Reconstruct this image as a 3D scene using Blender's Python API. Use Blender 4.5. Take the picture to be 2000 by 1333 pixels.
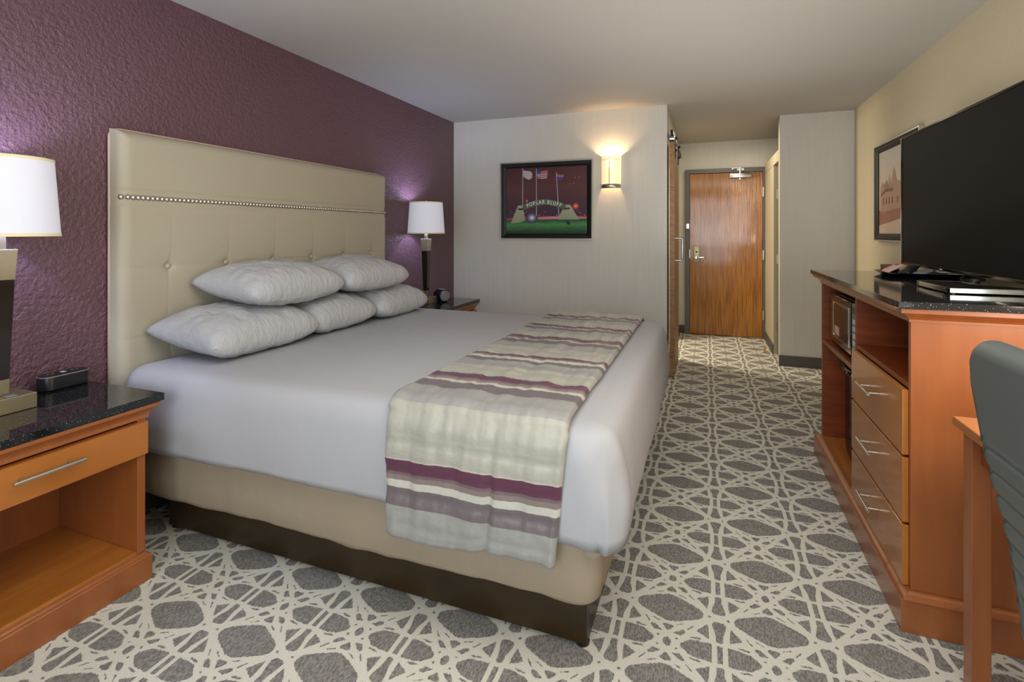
import bpy, bmesh, math, random
from mathutils import Vector, Matrix, noise
random.seed(7)
S = bpy.context.scene
for o in list(bpy.data.objects): bpy.data.objects.remove(o)
C = S.collection
# ------------------------------------------------------------------ camera
CAMH = 1.28
cam_d = bpy.data.cameras.new('camera'); cam = bpy.data.objects.new('camera', cam_d); C.objects.link(cam)
cam_d.lens = 18.0; cam_d.sensor_width = 36.0; cam_d.sensor_fit = 'HORIZONTAL'
cam_d.shift_y = (453.0-666.5)/2000.0; cam_d.clip_start = 0.02
cam.location = (0, 0, CAMH); cam.rotation_euler = (math.pi/2, 0, math.atan(.379))
S.camera = cam
# ------------------------------------------------------------------ exposure, world
S.view_settings.view_transform = 'Standard'; S.view_settings.look = 'None'
S.view_settings.exposure = 0.10; S.view_settings.gamma = 1.0; S.view_settings.use_curve_mapping = False
W = bpy.data.worlds.new('world'); S.world = W; W.use_nodes = True
W.node_tree.nodes['Background'].inputs[0].default_value = (.75, .85, 1, 1)
W.node_tree.nodes['Background'].inputs[1].default_value = 1.0
def area(name, loc, target, sx, sy, power, col):
    l = bpy.data.lights.new(name, 'AREA'); l.shape = 'RECTANGLE'; l.size = sx; l.size_y = sy
    l.energy = power; l.color = col
    o = bpy.data.objects.new(name, l); C.objects.link(o); o.location = loc
    o.rotation_euler = (Vector(target)-Vector(loc)).to_track_quat('-Z', 'Y').to_euler()
    return o
def point(name, loc, power, col, r=.03):
    l = bpy.data.lights.new(name, 'POINT'); l.energy = power; l.color = col; l.shadow_soft_size = r
    o = bpy.data.objects.new(name, l); C.objects.link(o); o.location = loc; return o
area('window_daylight', (-.05, -1.42, 1.30), (.25, 2.2, .3), 2.3, 1.8, 62, (.87, .94, 1))
area('ceiling_fill', (.0, .85, 2.385), (.0, .8501, 0), 2.0, 1.6, 30, (1, .98, .95))  # unseen fill panel below the ceiling, added to light bed top and floor
area('ceiling_bounce', (-.4, .6, 1.3), (-.5, 1.0, 3), 2.6, 2.6, 17, (.96, .98, 1))  # unseen upward fill, added to bounce light off the ceiling
area('ceiling_bounce_far', (.1, 3.2, 1.25), (.2, 3.5, 3), 1.2, 2.2, 10, (.98, .98, .98))  # second unseen upward fill, added to brighten the far end
area('bathroom_doorway_light', (-1.15, 5.75, 1.9), (.2, 5.35, .0), .35, .35, 40, (1, .86, .66))
area('entry_ceiling_light', (.2, 5.9, 2.36), (.2, 5.9, 0), .35, .35, 8, (1, .88, .68))
point('desk_lamp_bulb', (1.08, 1.45, 1.12), 15, (1, .84, .70), .12)
point('sconce_bulb', (-.808, 4.60, 1.915), 9, (1, .66, .36), .02)
# ------------------------------------------------------------------ materials
def lin(h):
    r = [int(h[i:i+2], 16)/255 for i in (0, 2, 4)]
    return tuple((c/12.92 if c <= .04045 else ((c+.055)/1.055)**2.4) for c in r)+(1,)
MATS = {}
def mat(name, col, rough=.5, metal=0, spec=.5, bump=None, mix=None, emit=None, coat=0, trans=0, rib=None, sheen=0):
    """bump=(scale,strength,dist,(sx,sy,sz)); mix=(col2,scale,(sx,sy,sz),lo,hi) procedural second colour"""
    m = bpy.data.materials.new(name); m.use_nodes = True; t = m.node_tree; N = t.nodes; L = t.links
    b = N['Principled BSDF']
    b.inputs['Base Color'].default_value = lin(col); b.inputs['Roughness'].default_value = rough
    b.inputs['Metallic'].default_value = metal; b.inputs['Specular IOR Level'].default_value = spec
    b.inputs['Coat Weight'].default_value = coat; b.inputs['Coat Roughness'].default_value = .08
    if sheen: b.inputs['Sheen Weight'].default_value = sheen
    if emit: b.inputs['Emission Color'].default_value = lin(emit[0]); b.inputs['Emission Strength'].default_value = emit[1]
    tc = N.new('ShaderNodeTexCoord')
    def noi(scale, st=(1, 1, 1), detail=3, rg=.5):
        mp = N.new('ShaderNodeMapping'); mp.inputs['Scale'].default_value = st
        L.new(tc.outputs['Object'], mp.inputs[0]); n = N.new('ShaderNodeTexNoise')
        n.inputs['Scale'].default_value = scale; n.inputs['Detail'].default_value = detail; n.inputs['Roughness'].default_value = rg
        L.new(mp.outputs[0], n.inputs['Vector']); return n
    if mix:
        n = noi(mix[1], mix[2]); r = N.new('ShaderNodeValToRGB')
        r.color_ramp.elements[0].position = mix[3]; r.color_ramp.elements[1].position = mix[4]
        r.color_ramp.elements[0].color = lin(mix[0]); r.color_ramp.elements[1].color = lin(col)
        L.new(n.outputs[0], r.inputs[0]); L.new(r.outputs[0], b.inputs['Base Color'])
    if bump:
        n = noi(bump[0], bump[3] if len(bump) > 3 else (1, 1, 1)); bp = N.new('ShaderNodeBump')
        bp.inputs['Strength'].default_value = bump[1]; bp.inputs['Distance'].default_value = bump[2]
        L.new(n.outputs[0], bp.inputs['Height']); L.new(bp.outputs[0], b.inputs['Normal'])
    MATS[name] = m; return m
M = MATS
mat('wall_beige', 'd2cec3', .7, bump=(90, .25, .002), mix=('cdc9bd', 3, (30, 30, .6), .3, .7))
mat('wall_tan', 'ccbf9f', .7, bump=(60, .4, .003))
mat('wall_purple', '65474f', .34, spec=.55, bump=(62, 1, .009))
mat('ceiling_paint', 'b6b1a8', .75, bump=(120, .2, .002))
mat('baseboard', '57504a', .55)
mat('hall_cream', 'b8ad94', .6)
mat('carpet_light', 'dad7ca', .95, spec=.1, mix=('cac6b8', 260, (1, 1, 1), .35, .7), bump=(300, .6, .002))
mat('carpet_dark', '94918b', .95, spec=.1, mix=('6e6b67', 260, (1, .35, 1), .40, .62), bump=(260, .6, .002, (1, .3, 1)))
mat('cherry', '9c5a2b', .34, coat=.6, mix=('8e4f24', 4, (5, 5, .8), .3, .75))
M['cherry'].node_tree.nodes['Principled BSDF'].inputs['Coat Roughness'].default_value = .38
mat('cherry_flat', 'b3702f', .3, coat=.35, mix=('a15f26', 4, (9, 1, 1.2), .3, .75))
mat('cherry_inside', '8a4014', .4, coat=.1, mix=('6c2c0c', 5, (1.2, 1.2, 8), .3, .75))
mat('oak_door', 'a56c1e', .22, spec=.8, coat=.6, mix=('865012', 11, (7, 1, .30), .40, .56), bump=(24, .9, .008, (7, 1, .16)))
mat('barn_wood', 'a57c4e', .5, mix=('7d5a35', 9, (2, 2, 10), .3, .7))
mat('espresso', '33240a', .35, mix=('241804', 3, (1, 1, 4), .3, .7))
mat('granite', '15171a', .06, spec=.7, mix=('15171a', 1, (1, 1, 1), 0, 1))
def speck(m):
    t = m.node_tree; N = t.nodes; L = t.links; tc = [n for n in N if n.type == 'TEX_COORD'][0]
    v = N.new('ShaderNodeTexVoronoi'); v.inputs['Scale'].default_value = 150; L.new(tc.outputs['Object'], v.inputs['Vector'])
    r = N.new('ShaderNodeValToRGB'); r.color_ramp.elements[0].color = lin('a8acb0'); r.color_ramp.elements[0].position = .08
    r.color_ramp.elements[1].color = lin('14171a'); r.color_ramp.elements[1].position = .2
    L.new(v.outputs['Distance'], r.inputs[0]); L.new(r.outputs[0], N['Principled BSDF'].inputs['Base Color'])
speck(M['granite'])
mat('sheet', 'aeaeb1', .8, spec=.15, bump=(14, .25, .008, (1, 1, .5)))
mat('pillow', 'b6b6b9', .8, spec=.15, bump=(22, .6, .012, (1, 2.2, 1)))
mat('beige_cover', '9b8d79', .85, spec=.1, bump=(10, .4, .01, (1, 1, .4)))
mat('leatherette', 'b0a793', .42, spec=.35, bump=(160, .12, .001))
mat('piping', 'cdb6ab', .5)
mat('nickel', 'c9c3ba', .3, metal=1)
mat('champagne', 'aca285', .38, metal=.85)
mat('chrome', 'e2e2e2', .08, metal=1)
mat('steel', 'b9b9b6', .28, metal=1)
mat('black_metal', '141414', .4, metal=.6)
mat('dark_column', '1b130d', .25, coat=.3)
mat('shade', 'c4c4ce', .8, emit=('f2f2ff', .26))
mat('shade_trim', 'd8cda6', .7, emit=('e8dcb4', .12))
mat('sconce_glass', 'fff0d8', .5, emit=('ffcf8e', .85))
mat('gloss_black', '0a0a0b', .08, spec=.7)
mat('satin_black', '17181b', .35)
mat('screen', '131313', .6, spec=.12)
mat('door_frame', '5b5856', .45)
mat('frame_black', '12110d', .45, spec=.3)
mat('silver_edge', 'c5c2b8', .25, metal=.9)
mat('grey_leather', '5a605e', .36, spec=.45, bump=(220, .15, .001))
mat('white_plastic', 'e4e2dc', .4)
mat('yellow_plastic', 'c9b04a', .5)
mat('grey_plastic', '77777a', .4)
mat('blue_reflection', '5d6973', .14, metal=1)  # blue-grey colour stands in for window reflection on a black case
mat('mirror', 'b9beb4', .05, metal=1)
mat('closet_door', '626655', .25)
mat('fridge_black', '0c0c0d', .10, spec=.6, bump=(90, .25, .002))
mat('bronze_glass', '3a2a18', .08, spec=.8)
mat('paper_pink', 'cfa99b', .6); mat('paper_white', 'c9c9c7', .5); mat('red', '9c1f24', .4); mat('green', '1d5a34', .5)
mat('brown_box', '6d4a33', .5)
mat('glass_pane', 'dfe8ee', .02, spec=.5)
g = M['glass_pane'].node_tree.nodes['Principled BSDF']; g.inputs['Transmission Weight'].default_value = 1
mat('curtain', 'b7b0a4', .9)
def glyph(name, col, e=0): return mat(name, col, .35, emit=(col, e) if e else None)
# runner stripes: colour read from the cloth's own length coordinate
def stripe_mat():
    m = bpy.data.materials.new('runner_stripes'); m.use_nodes = True; t = m.node_tree; N = t.nodes; L = t.links
    b = N['Principled BSDF']; b.inputs['Roughness'].default_value = .42; b.inputs['Sheen Weight'].default_value = .1
    nn = N.new('ShaderNodeTexNoise'); nn.inputs['Scale'].default_value = 30; bb = N.new('ShaderNodeBump'); bb.inputs['Strength'].default_value = .5; bb.inputs['Distance'].default_value = .006
    tcc = N.new('ShaderNodeTexCoord'); L.new(tcc.outputs['Object'], nn.inputs['Vector']); L.new(nn.outputs[0], bb.inputs['Height']); L.new(bb.outputs[0], b.inputs['Normal'])
    a = N.new('ShaderNodeAttribute'); a.attribute_name = 'length'; f = N.new('ShaderNodeMath'); f.operation = 'FRACT'
    L.new(a.outputs['Fac'], f.inputs[0]); r = N.new('ShaderNodeValToRGB'); cr = r.color_ramp; cr.interpolation = 'CONSTANT'
    st = [(0, '5c3047'), (.098, '6b5a5c'), (.125, '82746f'), (.165, 'bcbaae'), (.228, '6a6062'), (.375, '94938f'), (.63, 'a5a397'), (.985, 'b9b3a5')]
    cr.elements[0].position = 0; cr.elements[0].color = lin(st[0][1]); cr.elements[1].position = st[1][0]; cr.elements[1].color = lin(st[1][1])
    for p, c in st[2:]: e = cr.elements.new(p); e.color = lin(c)
    L.new(f.outputs[0], r.inputs[0]); L.new(r.outputs[0], b.inputs['Base Color'])
    MATS['runner_stripes'] = m
stripe_mat()
# ------------------------------------------------------------------ object helpers
WL = {}
def link(name, bm, m, parent=None, smooth=False, loc=None):
    """mesh data is written in world coordinates, then moved under its parent's origin"""
    me = bpy.data.meshes.new(name)
    base = Vector(WL[parent.name]) if parent else Vector(loc or (0, 0, 0))
    bmesh.ops.translate(bm, verts=bm.verts, vec=-base)
    bmesh.ops.recalc_face_normals(bm, faces=bm.faces)
    bm.to_mesh(me); bm.free()
    if smooth:
        me.polygons.foreach_set('use_smooth', [True]*len(me.polygons))
        if smooth == 'auto': me.set_sharp_from_angle(angle=math.radians(35))
    for x in (m if isinstance(m, (list, tuple)) else [m]): me.materials.append(M[x])
    o = bpy.data.objects.new(name, me); C.objects.link(o)
    if parent: o.parent = parent; WL[o.name] = base
    else: o.location = base; WL[o.name] = base
    return o
def thing(name, label, cat, loc, group=None):
    o = bpy.data.objects.new(name, None); C.objects.link(o); o.location = loc; WL[o.name] = Vector(loc)
    o.empty_display_size = .05; return tag(o, label, cat, group)
def tag(o, label, cat, group=None):
    o['label'] = label; o['category'] = cat
    if group: o['group'] = group
    return o
def struct(o): o['kind'] = 'structure'; return o
def box(x0, x1, y0, y1, z0, z1, bev=0, seg=2, bm=None):
    n = bmesh.new(); bmesh.ops.create_cube(n, size=1)
    for v in n.verts: v.co = Vector((x0+(v.co.x+.5)*(x1-x0), y0+(v.co.y+.5)*(y1-y0), z0+(v.co.z+.5)*(z1-z0)))
    if bev: bmesh.ops.bevel(n, geom=n.edges, offset=bev, segments=seg, affect='EDGES', profile=.5)
    return join(bm, n)
def join(bm, n):
    if bm is None: return n
    me = bpy.data.meshes.new('tmp'); n.to_mesh(me); n.free(); bm.from_mesh(me); bpy.data.meshes.remove(me); return bm
def tube(pts, r, seg=12, bm=None, cap=True):
    n = bmesh.new(); rings = []; pts = [Vector(p) for p in pts]; R = r if isinstance(r, (list, tuple)) else [r]*len(pts)
    up = None
    for i, p in enumerate(pts):
        d = (pts[min(i+1, len(pts)-1)]-pts[max(i-1, 0)]).normalized()
        if up is None: up = d.orthogonal().normalized()
        a = (up-d*up.dot(d)).normalized(); up = a; b = d.cross(a)
        rings.append([n.verts.new(p+(a*math.cos(2*math.pi*k/seg)+b*math.sin(2*math.pi*k/seg))*R[i]) for k in range(seg)])
    for A, B in zip(rings, rings[1:]):
        for k in range(seg): n.faces.new((A[k], A[(k+1) % seg], B[(k+1) % seg], B[k]))
    if cap: n.faces.new(rings[0][::-1]); n.faces.new(rings[-1])
    return join(bm, n)
def lathe(cx, cy, prof, seg=32, bm=None, a0=0, a1=2*math.pi, capb=False, capt=False):
    n = bmesh.new(); full = abs(a1-a0-2*math.pi) < 1e-6; cnt = seg if full else seg+1; rings = []
    for r, z in prof: rings.append([n.verts.new((cx+r*math.cos(a0+(a1-a0)*k/seg), cy+r*math.sin(a0+(a1-a0)*k/seg), z)) for k in range(cnt)])
    for A, B in zip(rings, rings[1:]):
        for k in range(cnt if full else cnt-1): n.faces.new((A[k], A[(k+1) % cnt], B[(k+1) % cnt], B[k]))
    if capb: n.faces.new(rings[0][::-1])
    if capt: n.faces.new(rings[-1])
    return join(bm, n)
def taper(cx, cy, z0, h0, z1, h1, bm=None, bev=.0015):
    n = bmesh.new()
    a = [n.verts.new((cx+sx*h0, cy+sy*h0, z0)) for sx, sy in ((-1, -1), (1, -1), (1, 1), (-1, 1))]
    b = [n.verts.new((cx+sx*h1, cy+sy*h1, z1)) for sx, sy in ((-1, -1), (1, -1), (1, 1), (-1, 1))]
    n.faces.new(a[::-1]); n.faces.new(b)
    for k in range(4): n.faces.new((a[k], a[(k+1) % 4], b[(k+1) % 4], b[k]))
    if bev: bmesh.ops.bevel(n, geom=n.edges, offset=bev, segments=1, affect='EDGES')
    return join(bm, n)
def prism(pts, axis, a, b, bm=None):
    """2-D outline extruded along axis from a to b; pts are the other two axes in xyz order"""
    n = bmesh.new()
    def V(p, t): c = list(p); c.insert('xyz'.index(axis), t); return n.verts.new(c)
    A = [V(p, a) for p in pts]; B = [V(p, b) for p in pts]
    n.faces.new(A); n.faces.new(B[::-1])
    for k in range(len(pts)): n.faces.new((A[k], B[k], B[(k+1) % len(pts)], A[(k+1) % len(pts)]))
    return join(bm, n)
def grid(nu, nv, f, bm=None, closeu=False):
    n = bmesh.new(); V = [[n.verts.new(f(i/(nu-1 if not closeu else nu), j/(nv-1))) for j in range(nv)] for i in range(nu)]
    for i in range(nu if closeu else nu-1):
        for j in range(nv-1): n.faces.new((V[i][j], V[(i+1) % nu][j], V[(i+1) % nu][j+1], V[i][j+1]))
    return join(bm, n)
def copy_tree(o, loc, parent=None):
    c = o.copy(); C.objects.link(c); c.parent = parent
    if parent is None: c.location = loc
    for ch in list(o.children): copy_tree(ch, None, c)
    return c
def nz(x, y, z, s=1.0): return noise.noise(Vector((x*s, y*s, z*s)))
# ------------------------------------------------------------------ room shell
XL, XR, YF, YB, ZC = -2.41, 1.27, 4.68, -1.5, 2.395
YH, XH0, XH1, YK = 6.83, -.32, .66, 5.49
struct(link('floor', box(XL-.1, XR+.1, YB-.1, YH+.1, -.1, 0), 'carpet_light'))
struct(link('ceiling', box(XL-.1, XR+.1, YB-.1, YH+.1, ZC, ZC+.1), 'ceiling_paint'))
struct(link('wall_left', box(XL-.1, XL, YB-.1, YH+.1, 0, ZC), 'wall_purple'))
struct(link('wall_right', box(XR, XR+.1, YB-.1, YH+.1, 0, ZC), 'wall_tan'))
struct(link('wall_far', box(XL, XH0, YF, YF+.12, 0, ZC), 'wall_beige'))
struct(link('wall_closet', box(XH1, XR, YK, YK+.02, 0, ZC), 'wall_beige'))
bm = box(XH1, XR, YK+.02, YK+.1, 0, ZC)
struct(link('wall_closet_return', bm, 'hall_cream'))
struct(link('wall_hall_end', box(XL, XR, YH, YH+.1, 0, ZC), 'wall_beige'))
# hallway left wall with the bathroom doorway
bm = box(XH0-.12, XH0-.0, YF+.12, 4.93, 0, ZC); box(XH0-.12, XH0, 6.35, YH, 0, ZC, bm=bm); box(XH0-.12, XH0, 4.93, 6.35, 2.08, ZC, bm=bm)
struct(link('wall_hall_left', bm, 'wall_beige'))
# back wall with a window (behind the camera)
bm = box(XL, -1.30, YB-.1, YB, 0, ZC); box(1.10, XR, YB-.1, YB, 0, ZC, bm=bm)
box(-1.30, 1.10, YB-.1, YB, 0, .35, bm=bm); box(-1.30, 1.10, YB-.1, YB, 2.2, ZC, bm=bm)
struct(link('wall_back', bm, 'wall_beige'))
w = struct(link('window_1', box(-1.30, 1.10, YB-.06, YB-.05, .35, 2.2), 'glass_pane'))
bm = None
for x in (-1.30, -.12, 1.06): bm = box(x, x+.04, YB-.08, YB-.03, .35, 2.2, bm=bm)
for z in (.35, 2.16): bm = box(-1.30, 1.10, YB-.08, YB-.03, z, z+.04, bm=bm)
link('window_frame', bm, 'steel', w)
# baseboards
struct(link('baseboard_far', box(XL, XH0+.008, YF-.012, YF, 0, .085), 'baseboard'))
struct(link('baseboard_closet', box(XH1-.008, XR, YK-.012, YK, 0, .1), 'baseboard'))
struct(link('baseboard_right', box(XR-.012, XR, YB, YK-.012, 0, .1), 'baseboard'))
struct(link('baseboard_left', box(XL, XL+.012, YB, YF-.012, 0, .1), 'baseboard'))
struct(link('baseboard_hall_end', box(XH0, -.255, YH-.012, YH, 0, .1), 'baseboard'))
struct(link('baseboard_hall_left', box(XH0-.0, XH0+.012, 6.36, YH-.012, 0, .1), 'baseboard'))
struct(link('baseboard_hall_right', box(XH1-.012, XH1, 5.97, YH-.04, 0, .1), 'baseboard'))
# closet on the right of the hallway
struct(link('wall_hall_right', box(XH1, XH1+.1, 5.97, YH, 0, 1.97), 'hall_cream'))
struct(link('trim_1', box(XH1, XH1+.04, YK+.1, YH, 1.975, 2.085, .004), 'hall_cream'))
cd = thing('closet_door', 'narrow folding closet door with steel hinges on right side of entry hallway', 'closet door', (XH1+.06, 5.78, 0.01))
link('door_panel', box(XH1+.03, XH1+.06, 5.60, 5.955, .015, 1.965, .002), 'closet_door', cd)
for z in (.25, .95, 1.62): link('hinge', box(XH1+.018, XH1+.03, 5.90, 5.935, z, z+.1, .002), 'nickel', cd)
# ------------------------------------------------------------------ carpet pattern: pile shapes traced from one 31 cm repeat
def carpet():
    px, py, ox, oy = .3075, .3095, .193, 1.822
    q = [
     ([(.347, 0), (.336, .045), (.296, .08), (.18, .142), (.05, .2), (0, .208)], 'ell'),
     ([(.28, .25), (.40, .318), (.398, .2), (.385, .12)], '4'),
     ([(.5, .055), (.455, .062), (.43, .088), (.435, .13), (.465, .25), (.467, .335), (.5, .345)], 'mu'),
     ([(.475, .392), (.5, .392), (.5, .5), (.475, .5)], 'both_u'),
     ([(.425, .383), (.3, .388), (.215, .405), (.13, .48)], 'mv'),
     ([(0, .442), (.03, .46), (.043, .5), (0, .5)], 'c'),
     ([(0, .258), (.045, .262), (.057, .28), (.02, .335), (0, .35)], 'm0'),
     ([(.056, .366), (.127, .378), (.176, .32), (.165, .298), (.13, .303)], '4'),
     ([(.078, .238), (.088, .242), (.165, .204), (.155, .198)], '4'),
     ([(.185, .268), (.197, .272), (.25, .205), (.24, .202)], '4'),
     ([(.215, .36), (.235, .372), (.325, .357), (.325, .346), (.29, .345)], '4'),
     ([(.075, .432), (.09, .447), (.107, .437), (.09, .42)], '4'),
     ([(.388, 0), (.405, .02), (.425, 0)], 'h')]
    full = []
    for P, k in q:
        def mirr(P, su, sv): return [(su*u, sv*v) for u, v in P]
        if k == 'ell': full.append(P + [(-u, v) for u, v in P[::-1][1:]] + [(-u, -v) for u, v in P[1:]] + [(u, -v) for u, v in P[::-1][1:-1]])
        elif k == '4': full += [mirr(P, a, b) for a in (1, -1) for b in (1, -1)]
        elif k == 'mu': full += [(P+[(1-u, v) for u, v in P[::-1]]), [(u, -v) for u, v in P+[(1-u, v) for u, v in P[::-1]]]]
        elif k == 'both_u': full.append([(.475, .392), (.525, .392), (.525, .608), (.475, .608)])
        elif k == 'mv': R = P+[(u, 1-v) for u, v in P[::-1]]; full += [R, [(-u, v) for u, v in R]]
        elif k == 'c': full.append([(0, .442), (.03, .46), (.043, .5), (.03, .54), (0, .558), (-.03, .54), (-.043, .5), (-.03, .46)])
        elif k == 'm0': R = P+[(-u, v) for u, v in P[::-1] if u > 0]; full += [R, [(u, -v) for u, v in R]]
        elif k == 'h': R = [(.388, 0), (.405, .02), (.425, 0), (.405, -.015)]; full += [R, [(-u, v) for u, v in R]]
    verts, faces = [], []
    z = .0012
    i0, i1 = int((XL-ox)/px)-1, int((XR-ox)/px)+1
    j0, j1 = int((-.2-oy)/py)-1, int((YH-oy)/py)+1
    for i in range(i0, i1+1):
        for j in range(j0, j1+1):
            cx, cy = ox+i*px, oy+j*py
            fine = cy < 3.2
            for P in full:
                pts = []
                P2 = [p for a, p in enumerate(P) if p != P[a-1]]
                for a in range(len(P2)):
                    p, r = Vector(P2[a]), Vector(P2[(a+1) % len(P2)])
                    n = max(1, int((r-p).length*px/(.0045 if fine else .015)))
                    for k in range(n):
                        w_ = p.lerp(r, k/n)
                        jt = .0022 if fine else .0008
                        pts.append((cx+w_.x*px+random.uniform(-.0006, .0006), cy+w_.y*py+random.uniform(-jt, jt)))
                if not all(XL+.013 < x < XR-.013 and y < YH-.013 for x, y in pts):
                    pts = [(min(max(x, XL+.013), XR-.013), min(y, YH-.013)) for x, y in pts]
                    if max(x for x, y in pts)-min(x for x, y in pts) < .004 or max(y for x, y in pts)-min(y for x, y in pts) < .004: continue
                b = len(verts); verts.extend((x, y, z) for x, y in pts); faces.append(tuple(range(b, b+len(pts))))
    me = bpy.data.meshes.new('carpet_pattern'); me.from_pydata(verts, [], faces); me.materials.append(M['carpet_dark'])
    nrm = [p.normal.z for p in me.polygons]
    bm = bmesh.new(); bm.from_mesh(me)
    for f in bm.faces:
        if f.normal.z < 0: f.normal_flip()
    bmesh.ops.triangulate(bm, faces=bm.faces, ngon_method='EAR_CLIP')
    bm.to_mesh(me); bm.free()
    o = bpy.data.objects.new('carpet_pattern', me); C.objects.link(o); o.parent = bpy.data.objects['floor']; o['kind'] = 'stuff'
carpet()
# ------------------------------------------------------------------ entry door
d = struct(link('door_1', box(-.19, .633, YH-.045, YH-.002, .008, 2.0, .002), 'oak_door'))
def dp(n, bm, m, s=False): return link(n, bm, m, d, s)
bm = box(-.245, -.193, YH-.06, YH-.001, 0, 2.056, .003); box(.636, .69, YH-.06, YH-.001, 0, 2.056, .003, bm=bm); box(-.193, .636, YH-.06, YH-.001, 2.004, 2.056, .003, bm=bm)
dp('door_frame', bm, 'door_frame')
dp('lock_plate', box(-.149, -.071, YH-.062, YH-.0455, .898, 1.107, .006), 'champagne', 'auto')
dp('keyhole', lathe(0, 0, [(.011, 0), (.011, .006), (.006, .008)], 16, capb=True, capt=True), 'black_metal')
k = bpy.data.objects[[o.name for o in d.children if o.name.startswith('keyhole')][0]]
for v in k.data.vertices: c = v.co.copy(); v.co = Vector((-.110+c.x, YH-.0625-c.z, 1.03+c.y))
bm = tube([(-.110, YH-.062, .962), (-.110, YH-.105, .962)], .014); tube([(-.110, YH-.105, .962), (-.05, YH-.112, .962), (.006, YH-.105, .955)], [.013, .011, .008], bm=bm)
dp('lever_handle', bm, 'chrome', 'auto')
dp('door_closer', box(.264, .509, YH-.105, YH-.046, 1.93, 1.985, .008), 'steel', 'auto')
bm = tube([(.385, YH-.08, 1.91), (.385, YH-.08, 2.06)], .012); box(.29, .40, YH-.09, YH-.075, 2.045, 2.056, .001, bm=bm); box(.35, .43, YH-.07, YH-.0605, 2.02, 2.05, .002, bm=bm); box(.29, .31, YH-.10, YH-.0605, 2.03, 2.05, .002, bm=bm)
dp('closer_arm', bm, 'steel')
for z in (.225, .945, 1.70): dp('hinge', box(.630, .646, YH-.075, YH-.0615, z, z+.115, .002), 'nickel')
dp('swing_latch', box(-.236, -.196, YH-.085, YH-.0605, 1.317, 1.384, .004), 'chrome')
dp('latch_bolt', box(-.197, -.186, YH-.075, YH-.0605, .95, 1.06, .002), 'steel')
dp('threshold', box(.5, .62, YH-.09, YH-.062, 0.002, .012, .002), 'champagne')
# ------------------------------------------------------------------ sliding barn door
s = thing('sliding_door', 'tall wooden sliding door seen edge-on with steel pull handle beside hallway entrance', 'door', (-.28, 5.05, .01))
link('door_slab', box(-.300, -.258, 4.700, 5.38, .012, 2.07, .002), 'barn_wood', s)
link('edge_strip', box(-.302, -.256, 4.694, 4.700, .012, 2.07), 'barn_wood', s)
bm = tube([(-.2575, 4.76, 1.222), (-.205, 4.76, 1.222), (-.195, 4.76, 1.212), (-.195, 4.76, 1.035), (-.205, 4.76, 1.025), (-.2575, 4.76, 1.025)], .009)
link('pull_handle', bm, 'steel', s, 'auto')
for y in (4.745, 5.25):
    hb = link('roller_bracket', box(-.256, -.250, y-.02, y+.02, 1.93, 2.12, .001), 'black_metal', s)
    bm = tube([(-.30, y, 2.105), (-.262, y, 2.105)], .032, 20); link('roller', bm, 'steel', hb, 'auto')
    bm = tube([(-.249, y, 2.105), (-.235, y, 2.105)], .012, 10); tube([(-.249, y, 2.00), (-.240, y, 2.00)], .01, 10, bm=bm); link('bolt', bm, 'black_metal', hb, 'auto')
tag(link('sliding_door_track', box(-.292, -.27, 4.71, 6.3, 2.14, 2.18, .002), 'black_metal', loc=(-.28, 5.4, 2.14)), 'black steel rail above the sliding wooden door', 'door track')
tag(link('door_stop', box(.570, .592, 6.03, 6.055, .0, .05, .003), 'yellow_plastic', loc=(.58, 6.04, 0)), 'small yellow stop standing on carpet before the entry door', 'door stop')
# ------------------------------------------------------------------ bed
b = thing('bed', 'king bed base with beige fabric box spring over dark brown boards', 'bed', (-1.3, 2.41, 0))
link('side_board', box(-2.176, -.341, 1.548, 1.573, .012, .20, .002), 'espresso', b)
link('side_board', box(-2.176, -.341, 3.247, 3.272, .012, .20, .002), 'espresso', b)
link('foot_board', box(-.366, -.341, 1.574, 3.246, .012, .20, .002), 'espresso', b)
link('head_board_rail', box(-2.176, -2.151, 1.574, 3.246, .012, .20, .002), 'espresso', b)
for x, y in ((-.36, 1.57), (-.36, 3.25), (-2.15, 1.57), (-2.15, 3.25)): link('glide', lathe(x, y, [(.022, 0.0015), (.022, .0115)], 16, capb=True, capt=True), 'satin_black', b)
def rr(x0, x1, y0, y1, r, t):
    """point on rounded rectangle perimeter, t in 0..1, plus outward normal"""
    L1, L2, A = (x1-x0-2*r), (y1-y0-2*r), math.pi*r/2; tot = 2*(L1+L2)+4*A; d = t*tot
    segs = [('l', (x0+r, y0), (1, 0), L1, (0, -1)), ('a', (x1-r, y0+r), -90, A, 0), ('l', (x1, y0+r), (0, 1), L2, (1, 0)), ('a', (x1-r, y1-r), 0, A, 0),
            ('l', (x1-r, y1), (-1, 0), L1, (0, 1)), ('a', (x0+r, y1-r), 90, A, 0), ('l', (x0, y1-r), (0, -1), L2, (-1, 0)), ('a', (x0+r, y0+r), 180, A, 0)]
    for k, p, q_, l, nn in segs:
        if d <= l+1e-9:
            if k == 'l': return p[0]+q_[0]*d, p[1]+q_[1]*d, nn[0], nn[1]
            a = math.radians(q_)+d/r; return p[0]+r*math.cos(a), p[1]+r*math.sin(a), math.cos(a), math.sin(a)
        d -= l
    return x0+r, y0, 0, -1
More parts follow.
